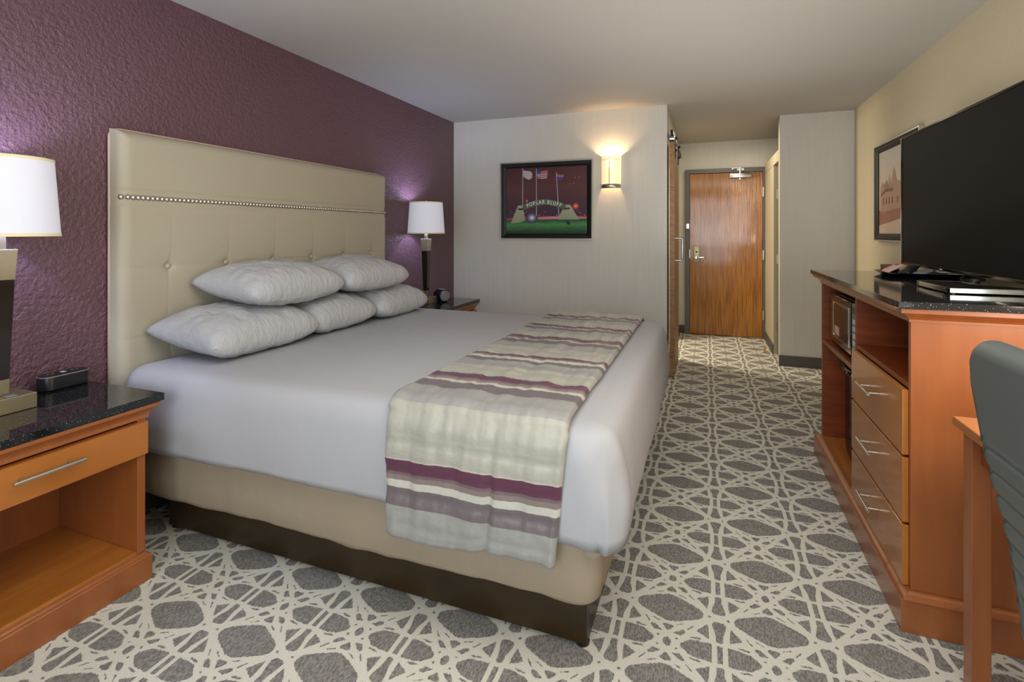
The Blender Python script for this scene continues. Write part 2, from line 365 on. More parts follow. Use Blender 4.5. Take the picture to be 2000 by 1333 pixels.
def soft_box(x0, x1, y0, y1, r, prof, nt, fn, bm=None):
    """prof: list of (inset, z); fn(x,y,z,nx,ny,k)->(push,dz)"""
    n = bmesh.new(); rings = []
    for k, (ins, z) in enumerate(prof):
        ring = []
        for i in range(nt):
            x, y, nx, ny = rr(x0, x1, y0, y1, r, i/nt)
            p, dz = fn(x, y, z, nx, ny, k)
            if ins > r*.999:   # scale towards the centre
                pass
            ring.append(n.verts.new((x-nx*ins+nx*p, y-ny*ins+ny*p, z+dz)))
        rings.append(ring)
    for A, B in zip(rings, rings[1:]):
        for i in range(nt): n.faces.new((A[i], A[(i+1) % nt], B[(i+1) % nt], B[i]))
    n.faces.new(rings[-1])
    return join(bm, n), rings
def bs(x, y, z, nx, ny, k):
    sag = .010*nz(x, y, 0, 2.3)
    p = .006*nz(x, y, z*.4, 7)+.003*nz(x, y, z, 25)
    if z < .25: p -= .004
    return p, (sag+.006*nz(x, y, 3, 9) if k < 3 else 0)
prof = [(.09, .188), (.03, .180), (.006, .186), (0, .20), (0, .26), (0, .31), (0, .36), (0, .40), (.004, .42), (.03, .43)]
bm, _ = soft_box(-2.32, -.285, 1.458, 3.362, .07, prof, 420, bs)
link('box_spring', bm, 'beige_cover', b, True)
bm = tube([(-.292+0*t, 1.462, .405-.012*t) for t in range(2)], .002)
bm = grid(3, 12, lambda u, v: (-.318+.03*u+.010*math.sin(v*5), 1.452-.003*math.sin(v*9)-.006, .385-.03*v-.01*u)); link('cover_tab', bm, 'beige_cover', b, True)
# white sheet draped over the mattress
def sh(x, y, z, nx, ny, k):
    drop = max(0, (.66-z)/.27)
    corner = math.exp(-((x+.30)**2+(y-1.50)**2)/.010)
    p = .012*drop*nz(x, y, z*.35, 2.6)+.004*drop*nz(x, y, z*.5, 9)
    p += corner*.012*nz(x*3, y*3, z*1.2, 6)*(1 if z < .66 else .2)
    p += .010*math.sin(drop*math.pi)
    if nx > .5: p += .02*drop
    dz = 0
    if k <= 1: dz = .010*nz(x, y, 0, 3)+.004*nz(x, y, 0, 12)-.012*corner+ (.02 if nx > .5 else 0)*min(1, max(0, (y-1.6)/.4)) - (.03 if nx < 0.2 and x < -2.1 else 0)*0
    if k > 11: dz = .004*nz(x, y, 1, 2)
    return p, dz
prof = [(.012, .392), (0, .386), (0, .41)]+[(0, .41+.025*i) for i in range(1, 10)]+[(.004, .655), (.012, .678), (.028, .696), (.05, .706), (.08, .711), (.099, .7125)]
bm, rings = soft_box(-2.325, -.232, 1.425, 3.40, .10, prof, 620, sh)
sheet = link('mattress', bm, 'sheet', loc=(-1.3, 2.41, .4), smooth=True); tag(sheet, 'thick king mattress wrapped in smooth white sheet', 'mattress')
# striped runner
def runner():
    path = []   # (y, z)
    for i in range(34): path.append((1.408-.004*math.sin(i*.3), .318+(.645-.318)*i/33))
    for i in range(1, 12): a = i/12*math.pi/2; path.append((1.408+.085*(1-math.cos(a)), .645+.085*math.sin(a)))
    for i in range(130): path.append((1.493+(3.335-1.493)*i/129, .730))
    for i in range(1, 12): a = i/12*math.pi/2; path.append((3.335+.082*math.sin(a), .730-.082*(1-math.cos(a))))
    for i in range(18): path.append((3.418, .645-.26*i/17))
    # length coordinate: burgundy band starts measured along the cloth
    s = [0]
    for a, c in zip(path, path[1:]): s.append(s[-1]+math.hypot(c[0]-a[0], c[1]-a[1]))
    def at_y(y):
        for k in range(len(path)):
            if path[k][1] > .729 and path[k][0] >= y: return s[k]
    # phase grows towards the hem (near side): anchor points (s, phase)
    A = [(0, .93), (.562-.318, 0.0)]
    marks = [(0.0, -.66), (.562-.318, -1.0), (at_y(1.735), -2.0), (at_y(2.085), -3.0), (at_y(2.49), -4.0), (at_y(2.82), -5.0), (at_y(3.168), -6.0), (s[-1], -7.2)]
    marks[0] = (0.0, -1+.244/.40)
    def phase(v):
        for (a, pa), (c, pc) in zip(marks, marks[1:]):
            if v <= c+1e-9: return pa+(pc-pa)*(v-a)/(c-a)
        return marks[-1][1]
    NU = 72; n = bmesh.new(); lay = n.verts.layers.float.new('length'); top, bot = [], []
    for j, (y, z) in enumerate(path):
        hang = 1 if z < .70 and y < 2 else 0
        tn = Vector((path[min(j+1, len(path)-1)][0]-path[max(j-1, 0)][0], path[min(j+1, len(path)-1)][1]-path[max(j-1, 0)][1])).normalized()
        nrm = Vector((-tn.y, tn.x)) # outward (y,z)
        rt, rb = [], []
        for i in range(NU):
            u = i/(NU-1); xl = -.982+.02*(s[j]/s[-1])+(.012*hang); xr = -.372
            if hang: xr = -.372-.03*(1-s[j]/.33)
            x = xl+(xr-xl)*u+.003*nz(s[j], u, 0, 6)
            quilt = -.004*math.exp(-((s[j]%.085-.0425)/.008)**2)
            wr = .007*nz(u*5, s[j]*1.6, 0, 2)+.0035*nz(u*22, s[j]*5, 4, 1)+.0022*nz(u*46, s[j]*9, 14, 1)+.003*nz(u*9+s[j]*3, s[j]*22, 24, 1)
            if hang: wr += .010*math.sin(u*math.pi)*0+.012*nz(u*4.5+3, s[j]*.8, 2, 1.6)*(1-s[j]/.5)+.010*math.exp(-((u-.62-.05*s[j])/.02)**2)*-.9
            edge = min(1, min(u, 1-u)/.02)**.5
            h = (.016+quilt+wr)*edge+.002
            dzb = (-.010*math.sin(u*6)+.006*u)*max(0, 1-s[j]/.1) if hang else 0
            hy, hz = y+nrm.x*h, z+nrm.y*h+dzb
            v = n.verts.new((x, hy, hz)); v[lay] = phase(s[j])+.006*nz(u*4, s[j]*3, 9, 1)+8; rt.append(v)
            w_ = n.verts.new((x, y, z+dzb-.0)); w_[lay] = phase(s[j])+8; rb.append(w_)
        top.append(rt); bot.append(rb)
    for j in range(len(path)-1):
        for i in range(NU-1):
            n.faces.new((top[j][i], top[j][i+1], top[j+1][i+1], top[j+1][i]))
            n.faces.new((bot[j][i], bot[j+1][i], bot[j+1][i+1], bot[j][i+1]))
        for i in (0, NU-1): n.faces.new((top[j][i], top[j+1][i], bot[j+1][i], bot[j][i]))
    for j in (0, len(path)-1):
        for i in range(NU-1): n.faces.new((top[j][i], top[j][i+1], bot[j][i+1], bot[j][i]))
    o = link('bed_runner', n, 'runner_stripes', loc=(-.67, 2.4, .72), smooth=True)
    tag(o, 'quilted bed runner with burgundy, mauve, grey and cream stripes across foot of bed', 'bed runner')
runner()
# pillows
def pillow(cx, cy, cz, lx, ly, h, rot, label, seed, tilt=0, sq0=0, sq1=0):
    """lx: half depth (x), ly: half length (y), h: half thickness"""
    def P(u, v, side):
        a, c = 2*u-1, 2*v-1
        e = (1-abs(a)**3.2)*(1-abs(c)**2.9); t = max(e, 0)**.46
        k_ = max(0, abs(a)+abs(c)-1.62)/.38 if a > 0 else 0
        px = lx*a*(1-.05*(1-c*c)*abs(a)-.10*k_**1.5)
        py = ly*c*(1-.06*(1-a*a)*abs(c)-.05*k_**1.5)
        wr = .012*nz(a*1.3+seed, c*1.6, side*2, 1.6)*t+.006*nz(a*4+seed, c*5, side, 1.5)*t+.004*abs(nz(a*3+seed, c*9, side, 1.6))*t
        edge = max(abs(a), abs(c)); wr += .0025*math.sin(math.atan2(c, a)*17+seed*3+3*nz(a,c,seed,2))*math.exp(-((edge-.82)/.12)**2)*t
        zz = (h*t+wr)*side
        if side < 0: zz *= .80
        if side < 0 and zz < -.080: zz = -.080-(abs(zz)-.08)*.15
        return px, py, zz
    n = bmesh.new(); N1, N2 = 40, 60
    for side in (1, -1):
        V = []
        for i in range(N1+1):
            row = []
            for j in range(N2+1):
                x, y, z = P(i/N1, j/N2, side)
                if tilt: z += x*math.sin(tilt)
                c_, s_ = math.cos(rot), math.sin(rot)
                row.append(n.verts.new((cx+x*c_-y*s_, cy+x*s_+y*c_, cz+z)))
            V.append(row)
        for i in range(N1):
            for j in range(N2): n.faces.new((V[i][j], V[i+1][j], V[i+1][j+1], V[i][j+1]))
    bmesh.ops.remove_doubles(n, verts=n.verts, dist=.0008)
    return tag(link('pillow', n, 'pillow', loc=(cx, cy, cz), smooth=True), label, 'pillow', None)
pillow(-2.105, 1.865, .814, .215, .325, .112, 0, 'lower white pillow nearest the big black-topped nightstand, with pointed flap at near end', 1.0, -.13)
pillow(-2.115, 2.435, .811, .205, .285, .108, 0, 'white pillow in the middle of the bottom row, showing between its neighbours', 4.0, -.13)
pillow(-2.095, 3.010, .808, .210, .305, .110, .02, 'bottom row white pillow farthest away, tip pointing to the far lamp', 7.5, -.13)
pillow(-2.115, 2.085, 1.010, .205, .335, .112, .02, 'upper white pillow nearest the camera, lying on top of the stack', 11.3, -.13)
pillow(-2.105, 2.745, 1.008, .210, .320, .110, -.02, 'upper white pillow farther from the camera, tip pointing towards the far lamp', 15.1, -.13)
# ------------------------------------------------------------------ headboard
HX, HY0, HY1, HZ0, HZ1 = -2.335, 1.442, 3.412, .30, 1.727
hb = thing('headboard', 'tall cream leatherette headboard with nailhead band and tufted buttons on purple wall', 'headboard', (-2.40, 2.415, .3))
BY = [1.667+.309*k for k in range(6)]; BZ = [1.12, .812, .50]
def hbf(u, v):
    # denser sampling is uniform; smooth relief
    y = HY0+(HY1-HY0)*u; z = HZ0+(HZ1-HZ0)*v
    ed = min(y-HY0, HY1-y, HZ1-z); x = HX
    r = .06
    if ed < r: x -= .062*(1-math.sqrt(max(0, 1-((r-ed)/r)**2.4)))
    if abs(z-1.43) < .032: x -= .003
    x -= .004*math.exp(-((z-1.462)/.005)**2)+.004*math.exp(-((z-1.398)/.005)**2)
    if z < 1.398:
        gy = min(abs(y-b_-.010*math.sin((z-1.12)*9)) for b_ in BY); gz = min(abs(z-b_) for b_ in BZ)
        fade = min(1, (1.398-z)/.1)
        x -= (.0012+.003*math.exp(-min(abs(z-c_) for c_ in BZ)/.05))*math.exp(-(gy/.006)**2)*fade+.0018*math.exp(-(gz/.006)**2)
        x += .0015*(1-math.exp(-(gy/.09)**2))*(1-math.exp(-(gz/.09)**2))
        rad = min(math.hypot(y-b_, z-c_) for b_ in BY for c_ in BZ)
        x -= .014*math.exp(-(rad/.02)**2)+.006*math.exp(-(rad/.06)**2)
    else: x += .003*nz(y, z, 0, 3)
    return (x, y, z)
bm = grid(330, 230, hbf)
link('padded_panel', bm, 'leatherette', hb, True)
link('backing', box(XL+.003, HX-.035, HY0+.03, HY1-.03, .12, HZ1-.03, .003), 'leatherette', hb)
link('piping', tube([(HX-.063, HY0+.001, HZ0), (HX-.063, HY0+.001, HZ1-.03), (HX-.063, HY0+.012, HZ1-.006), (HX-.063, HY0+.04, HZ1), (HX-.063, HY1-.04, HZ1), (HX-.063, HY1-.012, HZ1-.006), (HX-.063, HY1-.001, HZ1-.03), (HX-.063, HY1-.001, HZ0)], .0055, 8), 'piping', hb, True)
def nail_mesh(): return lathe(0, 0, [(.0122, 0), (.0112, .0045), (.0075, .0085), (.0025, .010)], 12, capt=True)
ref = None
NN = 92
for k in range(NN):
    y = HY0+.020+(HY1-HY0-.036)*k/(NN-1)
    ed = min(y-HY0, HY1-y); xo = -.062*(1-math.sqrt(max(0, 1-((.06-ed)/.06)**2.4))) if ed < .06 else 0
    if ref is None:
        n = nail_mesh(); bmesh.ops.rotate(n, verts=n.verts, cent=(0, 0, 0), matrix=Matrix.Rotation(math.pi/2, 3, 'Y'))
        bmesh.ops.translate(n, verts=n.verts, vec=Vector(WL['headboard'])); ref = link('nail', n, 'nickel', hb, True); o = ref
    else: o = ref.copy(); C.objects.link(o)
    o.location = Vector((HX-.003+xo, y, 1.43))-Vector(WL['headboard'])
bref = None
for c_ in BZ[:2]:
    for b_ in BY:
        if bref is None:
            n = lathe(0, 0, [(.014, -.004), (.0135, .003), (.009, .008), (.003, .0095)], 16, capt=True); bmesh.ops.rotate(n, verts=n.verts, cent=(0, 0, 0), matrix=Matrix.Rotation(math.pi/2, 3, 'Y'))
            bmesh.ops.translate(n, verts=n.verts, vec=Vector(WL['headboard'])); bref = link('button', n, 'leatherette', hb, True); o = bref
        else: o = bref.copy(); C.objects.link(o)
        o.location = Vector((HX-.017, b_, c_))-Vector(WL['headboard'])
def moulding(prof, xf, sgn, xb, y0, y1, fx=1.0):
    """profile (out, z) carried with mitred corners round near side, front and far side; sgn = outward direction of the front"""
    n = bmesh.new(); L = []
    for o_, z in prof:
        xo = xf+sgn*o_*fx
        L.append([n.verts.new(p) for p in ((xb, y0-o_, z), (xo, y0-o_, z), (xo, y1+o_, z), (xb, y1+o_, z))])
    for i in range(len(L)):
        A, B = L[i], L[(i+1) % len(L)]
        for k in range(3): n.faces.new((A[k], A[k+1], B[k+1], B[k]))
    return n
# ------------------------------------------------------------------ nightstands
def nightstand():
    y0, y1 = .628, 1.284; x1 = -1.93; xb = XL+.014
    t = thing('nightstand', 'large cherry wood nightstand with black speckled stone top, near side of bed', 'nightstand', (-2.16, .956, 0))
    link('top_slab', box(xb, -1.905, y0-.05, 1.338, .648, .675, .002), 'granite', t)
    bm = moulding([(-.01, .597), (.010, .597), (.010, .610), (.016, .618), (.028, .627), (.036, .631), (.042, .634), (.042, .646), (-.01, .646)], -1.93, 1, xb, y0, y1, .52)
    box(xb, -1.935, y0+.005, y1-.005, .60, .6455, bm=bm)
    link('cornice_moulding', bm, 'cherry', t)
    link('side_panel', box(xb, x1, y1-.028, y1, .108, .596, .0015), 'cherry', t)
    link('side_panel', box(xb, x1, y0, y0+.028, .108, .596, .0015), 'cherry', t)
    link('back_panel', box(xb, xb+.012, y0+.029, y1-.029, .108, .596), 'cherry', t)
    link('shelf_board', box(xb, x1-.001, y0+.029, y1-.029, .10, .118, .001), 'cherry_flat', t)
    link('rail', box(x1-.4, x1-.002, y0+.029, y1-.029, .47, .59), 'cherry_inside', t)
    dr = link('drawer', box(x1+.001, x1+.021, y0+.003, y1-.003, .470, .588, .0015), 'cherry_flat', t)
    hz = .545
    hd = tube([(-1.876, .875, hz), (-1.876, 1.06, hz)], .0065, 12)
    for y in (.905, 1.03): tube([(x1+.0215, y, hz), (-1.876, y, hz)], .0045, 10, bm=hd)
    link('handle', hd, 'nickel', dr, 'auto')
    bm = box(xb, x1+.016, y0-.015, y1+.015, .0015, .085, .001)
    join(bm, moulding([(-.01, .0855), (.016, .0855), (.016, .089), (.013, .093), (.006, .096), (.002, .1), (.001, .107), (-.01, .107)], x1, 1, xb, y0, y1))
    link('plinth', bm, 'cherry', t)
    return t
ns = nightstand()
n2 = copy_tree(ns, (-2.16, 3.83, 0)); n2['label'] = 'far cherry nightstand with dark stone top, mostly hidden behind bed'
for o in (ns, n2): o['group'] = 'nightstands on both sides of the bed'
# ------------------------------------------------------------------ table lamps
def lamp():
    cx, cy = -2.23, 1.003; z0 = .6755
    t = thing('table_lamp', 'lit white-shaded table lamp on near nightstand, cropped by left photo edge', 'lamp', (cx, cy, z0))
    link('base', box(cx-.07, cx+.07, cy-.07, cy+.07, z0, z0+.052, .0025), 'champagne', t)
    link('outlet', box(cx+.032, cx+.062, cy-.01, cy+.02, z0+.0522, z0+.056, .001), 'grey_plastic', t)
    link('foot_block', taper(cx, cy, z0+.053, .0178, z0+.105, .019), 'champagne', t)
    link('column', taper(cx, cy, z0+.106, .0185, z0+.440, .0285), 'dark_column', t)
    link('cap_block', taper(cx, cy, z0+.441, .029, z0+.545, .0345), 'champagne', t)
    bm = taper(cx, cy, z0+.546, .0125, z0+.60, .0125); lathe(cx, cy, [(.006, z0+.6), (.006, z0+.63)], 10, bm=bm); link('neck', bm, 'nickel', t)
    sz0, sz1 = z0+.590, z0+.855
    prof = [(.157, sz0), (.139, sz1)]
    link('lamp_shade', lathe(cx, cy, [(.157-.018*i/8, sz0+(sz1-sz0)*i/8) for i in range(9)], 64), 'shade', t, True)
    link('shade_trim', lathe(cx, cy, [(.1585, sz0-.001), (.1575, sz0+.010), (.1555, sz0+.010), (.1565, sz0-.001), (.1585, sz0-.001)], 64), 'shade_trim', t)
    link('shade_trim', lathe(cx, cy, [(.1405, sz1-.009), (.1400, sz1+.001), (.1380, sz1+.001), (.1385, sz1-.009), (.1405, sz1-.009)], 64), 'shade_trim', t)
    bm = lathe(cx, cy, [(.004, z0+.63), (.022, z0+.65), (.030, z0+.69), (.022, z0+.725), (.004, z0+.738)], 16, capt=True)
    link('bulb', bm, 'shade', t, True)
    bm = None
    for a in (0, 2.094, 4.189): bm = tube([(cx, cy, z0+.80), (cx+.138*math.cos(a), cy+.138*math.sin(a), z0+.80)], .0018, 6, bm=bm)
    tube([(cx, cy, z0+.739), (cx, cy, z0+.87)], .003, 8, bm=bm); link('shade_spider', bm, 'nickel', t)
    return t
lp = lamp()
l2 = copy_tree(lp, (-2.23, 3.82, .6755)); l2['label'] = 'lit white-shaded table lamp on dark tapered column in far corner beside bed'
for o in (lp, l2): o['group'] = 'table lamps beside the bed'
for i, (x, y) in enumerate(((-2.23, 1.003), (-2.23, 3.82))): point('table_lamp_bulb', (x, y, .6755+.76), 12, (.54, .64, 1), .03)
# bluetooth style clock radios
k = thing('speaker', 'small rounded black box speaker with grey rim on near nightstand', 'speaker', (-2.36, 1.255, .6755))
def stad(x0, x1, y0, y1, r, z0, z1, b=.006):
    n = bmesh.new(); rings = []
    for ins, z in ((b, z0), (0, z0+b), (0, z1-b), (b*.3, z1-b*.3), (b, z1)):
        rings.append([n.verts.new((q_[0]-q_[2]*ins, q_[1]-q_[3]*ins, z)) for q_ in (rr(x0, x1, y0, y1, r, i/48) for i in range(48))])
    for A, B in zip(rings, rings[1:]):
        for i in range(48): n.faces.new((A[i], A[(i+1) % 48], B[(i+1) % 48], B[i]))
    n.faces.new(rings[0][::-1]); n.faces.new(rings[-1]); return n
link('body', stad(-2.375, -2.305, 1.165, 1.325, .03, .6757, .735), 'satin_black', k, 'auto')
link('rim', stad(-2.3765, -2.3035, 1.1635, 1.3265, .0305, .7285, .7325, .0005), 'grey_plastic', k, 'auto')
bm = box(-2.352, -2.330, 1.238, 1.252, .7352, .736); link('logo', bm, 'paper_white', k)
bm = None
for y in (1.195, 1.212, 1.275, 1.292): bm = lathe(-2.342, y, [(.004, .7352), (.004, .7362)], 10, bm=bm, capt=True)
link('button', bm, 'grey_plastic', k)
k = thing('clock_radio', 'black rounded clock radio with round grey speaker on far nightstand', 'clock radio', (-2.17, 3.90, .6755))
cc = Vector((-2.155, 3.952, .728))
def rotp(n): bmesh.ops.rotate(n, verts=n.verts, cent=cc, matrix=Matrix.Rotation(math.radians(-38), 3, 'Z')); return n
link('body', rotp(tube([(-2.222, 3.952, .728), (-2.212, 3.952, .728), (-2.09, 3.952, .728), (-2.08, 3.952, .728)], [.040, .050, .050, .044], 28)), 'gloss_black', k, 'auto')
link('speaker_grille', rotp(tube([(-2.0795, 3.952, .728), (-2.073, 3.952, .728)], [.036, .030], 28)), 'grey_plastic', k, 'auto')
link('rim', rotp(tube([(-2.0798, 3.952, .728), (-2.075, 3.952, .728)], [.044, .040], 28)), 'grey_plastic', k, 'auto')
link('button_panel', rotp(box(-2.20, -2.10, 3.932, 3.972, .7755, .784, .003)), 'grey_plastic', k)
link('stand', rotp(box(-2.21, -2.095, 3.922, 3.982, .676, .684, .002)), 'satin_black', k)
tag(link('power_cord', tube([(-2.30, 1.362, .25), (-2.22, 1.368, .16), (-2.15, 1.375, .13), (-2.10, 1.38, .10), (-2.14, 1.385, .05), (-2.25, 1.39, .006)], .003, 6), 'white_plastic', loc=(-2.2, 1.37, 0), smooth=True), 'white power cord hanging between near nightstand and bed', 'cord')
# ------------------------------------------------------------------ dresser
Dx, Dy0, Dy1, DT = .617, 1.998, 3.36, 1.0355
t = thing('dresser', 'large cherry media dresser with black stone top, drawers and open compartments', 'dresser', (.94, 2.68, 0))
XB = XR-.014
link('stone_top', box(.568, XB, 1.943, 3.405, 1.037, 1.060, .002), 'granite', t)
bm = box(Dx+.005, XB, Dy0+.005, Dy1-.005, 1.0, 1.03)
join(bm, moulding([(-.01, .990), (.006, .990), (.006, .998), (.012, 1.006), (.022, 1.014), (.027, 1.018), (.036, 1.021), (.036, 1.0355), (-.01, 1.0355)], Dx, -1, XB, Dy0, Dy1))
link('cornice_moulding', bm, 'cherry', t)
link('end_panel', box(Dx, XB, Dy0, Dy0+.022, .126, .999, .001), 'cherry', t)
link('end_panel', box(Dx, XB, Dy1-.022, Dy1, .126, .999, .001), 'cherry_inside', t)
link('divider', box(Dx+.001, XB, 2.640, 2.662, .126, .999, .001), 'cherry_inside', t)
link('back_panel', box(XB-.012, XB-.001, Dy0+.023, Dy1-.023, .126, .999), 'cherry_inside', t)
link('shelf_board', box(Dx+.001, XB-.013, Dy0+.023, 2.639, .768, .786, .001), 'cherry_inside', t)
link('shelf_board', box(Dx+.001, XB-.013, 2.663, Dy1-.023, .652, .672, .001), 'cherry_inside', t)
link('bottom_board', box(Dx-.005, XB-.013, Dy0+.023, Dy1-.023, .100, .125, .001), 'cherry_flat', t)
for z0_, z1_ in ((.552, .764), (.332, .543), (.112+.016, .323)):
    dr = link('drawer', box(.599, .6165, 2.016, 2.637, z0_, z1_, .0012), 'cherry_flat', t)
    link('drawer_box', box(.6175, XB-.05, 2.03, 2.625, z0_+.01, z1_-.012), 'cherry_inside', dr)
    zc = (z0_+z1_)/2+.02
    h = tube([(.560, 2.235, zc), (.560, 2.395, zc)], .006, 12)
    for y in (2.262, 2.368): tube([(.5985, y, zc), (.560, y, zc)], .004, 10, bm=h)
    link('handle', h, 'nickel', dr, 'auto')
bm = box(.583, XB, 1.972, 3.385, .0015, .104, .001)
join(bm, moulding([(-.01, .1045), (.030, .1045), (.030, .108), (.026, .114), (.016, .118), (.010, .122), (.008, .1255), (-.01, .1255)], Dx, -1, XB, Dy0, Dy1))
link('plinth', bm, 'cherry', t)
# microwave
m = thing('microwave', 'black microwave with bronze tinted door inside dresser compartment', 'microwave', (.80, 2.95, .673))
link('body', box(.665, 1.02, 2.695, 3.225, .692, .948, .006), 'satin_black', m)
fd = link('door', box(.638, .664, 2.810, 3.225, .692, .948, .008, 3), 'gloss_black', m, 'auto')
link('door_trim', prism([(2.815, .700), (3.22, .700), (3.22, .940), (2.815, .940)], 'x', .6365, .6378), 'bronze_glass', fd)
bm = box(.634, .6365, 2.85, 2.862, .735, .905); box(.634, .6365, 3.16, 3.172, .735, .905, bm=bm); box(.634, .6365, 2.85, 3.172, .905, .915, bm=bm); box(.634, .6365, 2.85, 3.172, .725, .735, bm=bm)
link('window_rim', bm, 'chrome', fd)
link('window', box(.6355, .6364, 2.865, 3.158, .737, .903), 'bronze_glass', fd)
link('sticker', box(.6345, .6353, 3.04, 3.13, .745, .79), 'paper_pink', fd)
cp = link('control_panel', box(.638, .664, 2.695, 2.806, .692, .948, .006, 3), 'grey_plastic', m, 'auto')
link('display', box(.6368, .6378, 2.71, 2.79, .90, .93), 'gloss_black', cp)
bm = None
for r_ in range(5):
    for c_ in range(3): bm = box(.6360, .6378, 2.712+c_*.028, 2.732+c_*.028, .72+r_*.033, .742+r_*.033, .0005, 1, bm=bm)
link('keypad', bm, 'paper_white', cp)
for y in (2.73, 3.19):
    for x in (.69, .99): link('foot', lathe(x, y, [(.012, .6725), (.012, .6915)], 10, capb=True, capt=True), 'satin_black', m)
# fridge
f = thing('mini_fridge', 'black compact refrigerator standing in lower dresser compartment', 'refrigerator', (.93, 2.97, .126))
link('cabinet', box(.72, 1.20, 2.70, 3.22, .140, .63, .004), 'satin_black', f)
def fr(u, v): y = 2.70+.52*u; return (.705-.030*math.sin(math.pi*u)**.7, y, .145+.425*v)
bm = grid(24, 4, fr); bmesh.ops.solidify(bm, geom=bm.faces, thickness=.012)
link('door', bm, 'fridge_black', f, 'auto')
def fh(u, v):
    y = 2.70+.52*u; a = v*math.pi; return (.700-.040*math.sin(math.pi*u)**.7-.016*math.sin(a), y, .598+.022*-math.cos(a)-.012*math.sin(math.pi*u))
bm = grid(24, 8, fh); bmesh.ops.solidify(bm, geom=bm.faces, thickness=.006); link('handle_lip', bm, 'gloss_black', f, True)
link('badge', box(.648, .655, 2.83, 2.86, .585, .600, .001), 'chrome', f)
for x in (.74, 1.18):
    for y in (2.73, 3.19): link('foot', lathe(x, y, [(.012, .1262), (.012, .1395)], 10, capb=True, capt=True), 'satin_black', f)
# television
TX = 1.035; TY1 = 3.50; TY0 = 2.24; TZ0, TZ1 = 1.096, 1.81
t = thing('television', 'large flat black television on round neck stand atop dresser', 'television', (1.1, 2.88, 1.0605))
bm = box(TX, TX+.014, TY0, TY1, TZ0, TZ0+.014, .002); box(TX, TX+.014, TY0, TY1, TZ1-.010, TZ1, .002, bm=bm); box(TX, TX+.014, TY1-.009, TY1, TZ0+.014, TZ1-.010, .002, bm=bm); box(TX, TX+.014, TY0, TY0+.009, TZ0+.014, TZ1-.010, .002, bm=bm)
link('bezel', bm, 'gloss_black', t)
link('screen', box(TX+.003, TX+.010, TY0+.0095, TY1-.0095, TZ0+.0145, TZ1-.0105), 'screen', t)
link('side_trim', box(TX-.001, TX+.018, TY1+.0003, TY1+.003, TZ0, TZ1, .0005), 'chrome', t)
link('housing', box(TX+.0145, TX+.045, TY0+.05, TY1-.05, TZ0+.03, TZ1-.05, .01), 'satin_black', t, 'auto')
link('stand_neck', lathe(1.11, 2.86, [(.046, 1.0615), (.044, 1.072), (.028, 1.085), (.028, 1.11)], 32, capb=True, capt=True), 'satin_black', t, 'auto')
link('stand_arm', box(TX+.046, 1.12, 2.83, 2.89, 1.111, 1.30, .004), 'satin_black', t)
bm = box(TX-.0012, TX-.0004, 2.96, 2.985, TZ0+.004, TZ0+.010); link('logo', bm, 'paper_white', t)
# glossy box on the counter
t = thing('cable_box', 'flat glossy black box lying on dresser top in front of television', 'cable box', (.92, 2.39, 1.0605))
n = stad(.80, 1.08, 2.24, 2.545, .006, 1.0625, 1.083, .002); link('case', n, 'gloss_black', t, 'auto')
link('front_panel', box(.806, 1.075, 2.2385, 2.2397, 1.0655, 1.080), 'blue_reflection', t)  # bluish window reflection put into the colour of this strip
bm = None
for x in (.82, 1.06):
    for y in (2.26, 2.52): bm = lathe(x, y, [(.01, 1.0605), (.01, 1.0622)], 10, bm=bm, capb=True, capt=True)
link('foot', bm, 'satin_black', t)
# coffee tray with packets
ty = thing('tray', 'shallow black tray under left end of television', 'tray', (.98, 3.10, 1.0605))
def trayf(bm=None):
    n = bmesh.new(); R = []
    for x0_, x1_, y0_, y1_, z in ((.86, 1.14, 2.98, 3.20, 1.0612), (.83, 1.17, 2.95, 3.23, 1.080), (.838, 1.162, 2.958, 3.222, 1.080), (.866, 1.134, 2.986, 3.194, 1.0642)):
        R.append([n.verts.new(p) for p in ((x0_, y0_, z), (x1_, y0_, z), (x1_, y1_, z), (x0_, y1_, z))])
    for A, B in zip(R, R[1:]):
        for i in range(4): n.faces.new((A[i], A[(i+1) % 4], B[(i+1) % 4], B[i]))
    n.faces.new(R[0][::-1]); n.faces.new(R[-1]); return n
link('tray_body', trayf(), 'gloss_black', ty)
def packet(cx, cy, cz, lx, ly, lz, rz, rx, m_, label, cat='packet', dot=None):
    cz += .010; T = Matrix.Translation((cx, cy, cz)) @ Matrix.Rotation(rz, 4, 'Z') @ Matrix.Rotation(rx, 4, 'Y')
    def mk(u, v, s_): a, c = 2*u-1, 2*v-1; return T @ Vector((lx*a, ly*c, s_*lz*(1-a**4)*(1-c**4)))
    n = grid(9, 9, lambda u, v: mk(u, v, 1)); grid(9, 9, lambda u, v: mk(u, v, -1), bm=n); bmesh.ops.remove_doubles(n, verts=n.verts, dist=.0002)
    o = thing('packet', label, cat, (cx, cy, cz)); link('pouch', n, m_, o, True)
    if dot:
        q_ = T @ Vector((lx*.5, -ly*.1, lz+.0005)); link('emblem', lathe(q_.x, q_.y, [(.009, q_.z), (.008, q_.z+.0015)], 12, capt=True), dot, o)
    return o
packet(.90, 3.17, 1.083, .055, .03, .008, .5, -.38, 'paper_pink', 'pale packet with red dot at left end of tray', dot='red')
packet(.95, 3.10, 1.081, .06, .03, .008, .9, -.3, 'satin_black', 'black packet near tray centre')
packet(.985, 3.16, 1.083, .055, .022, .006, 1.0, -.32, 'green', 'slim dark green packet on tray')
packet(1.0, 3.065, 1.074, .055, .03, .007, .7, -.2, 'grey_plastic', 'grey packet lying in middle of tray')
packet(1.09, 3.03, 1.080, .05, .03, .008, .2, -.08, 'paper_white', 'white packet with red dot at right end of tray', dot='red')
t = thing('caddy_box', 'small brown open box standing behind tray at far end of dresser', 'box', (.925, 3.30, 1.0605))
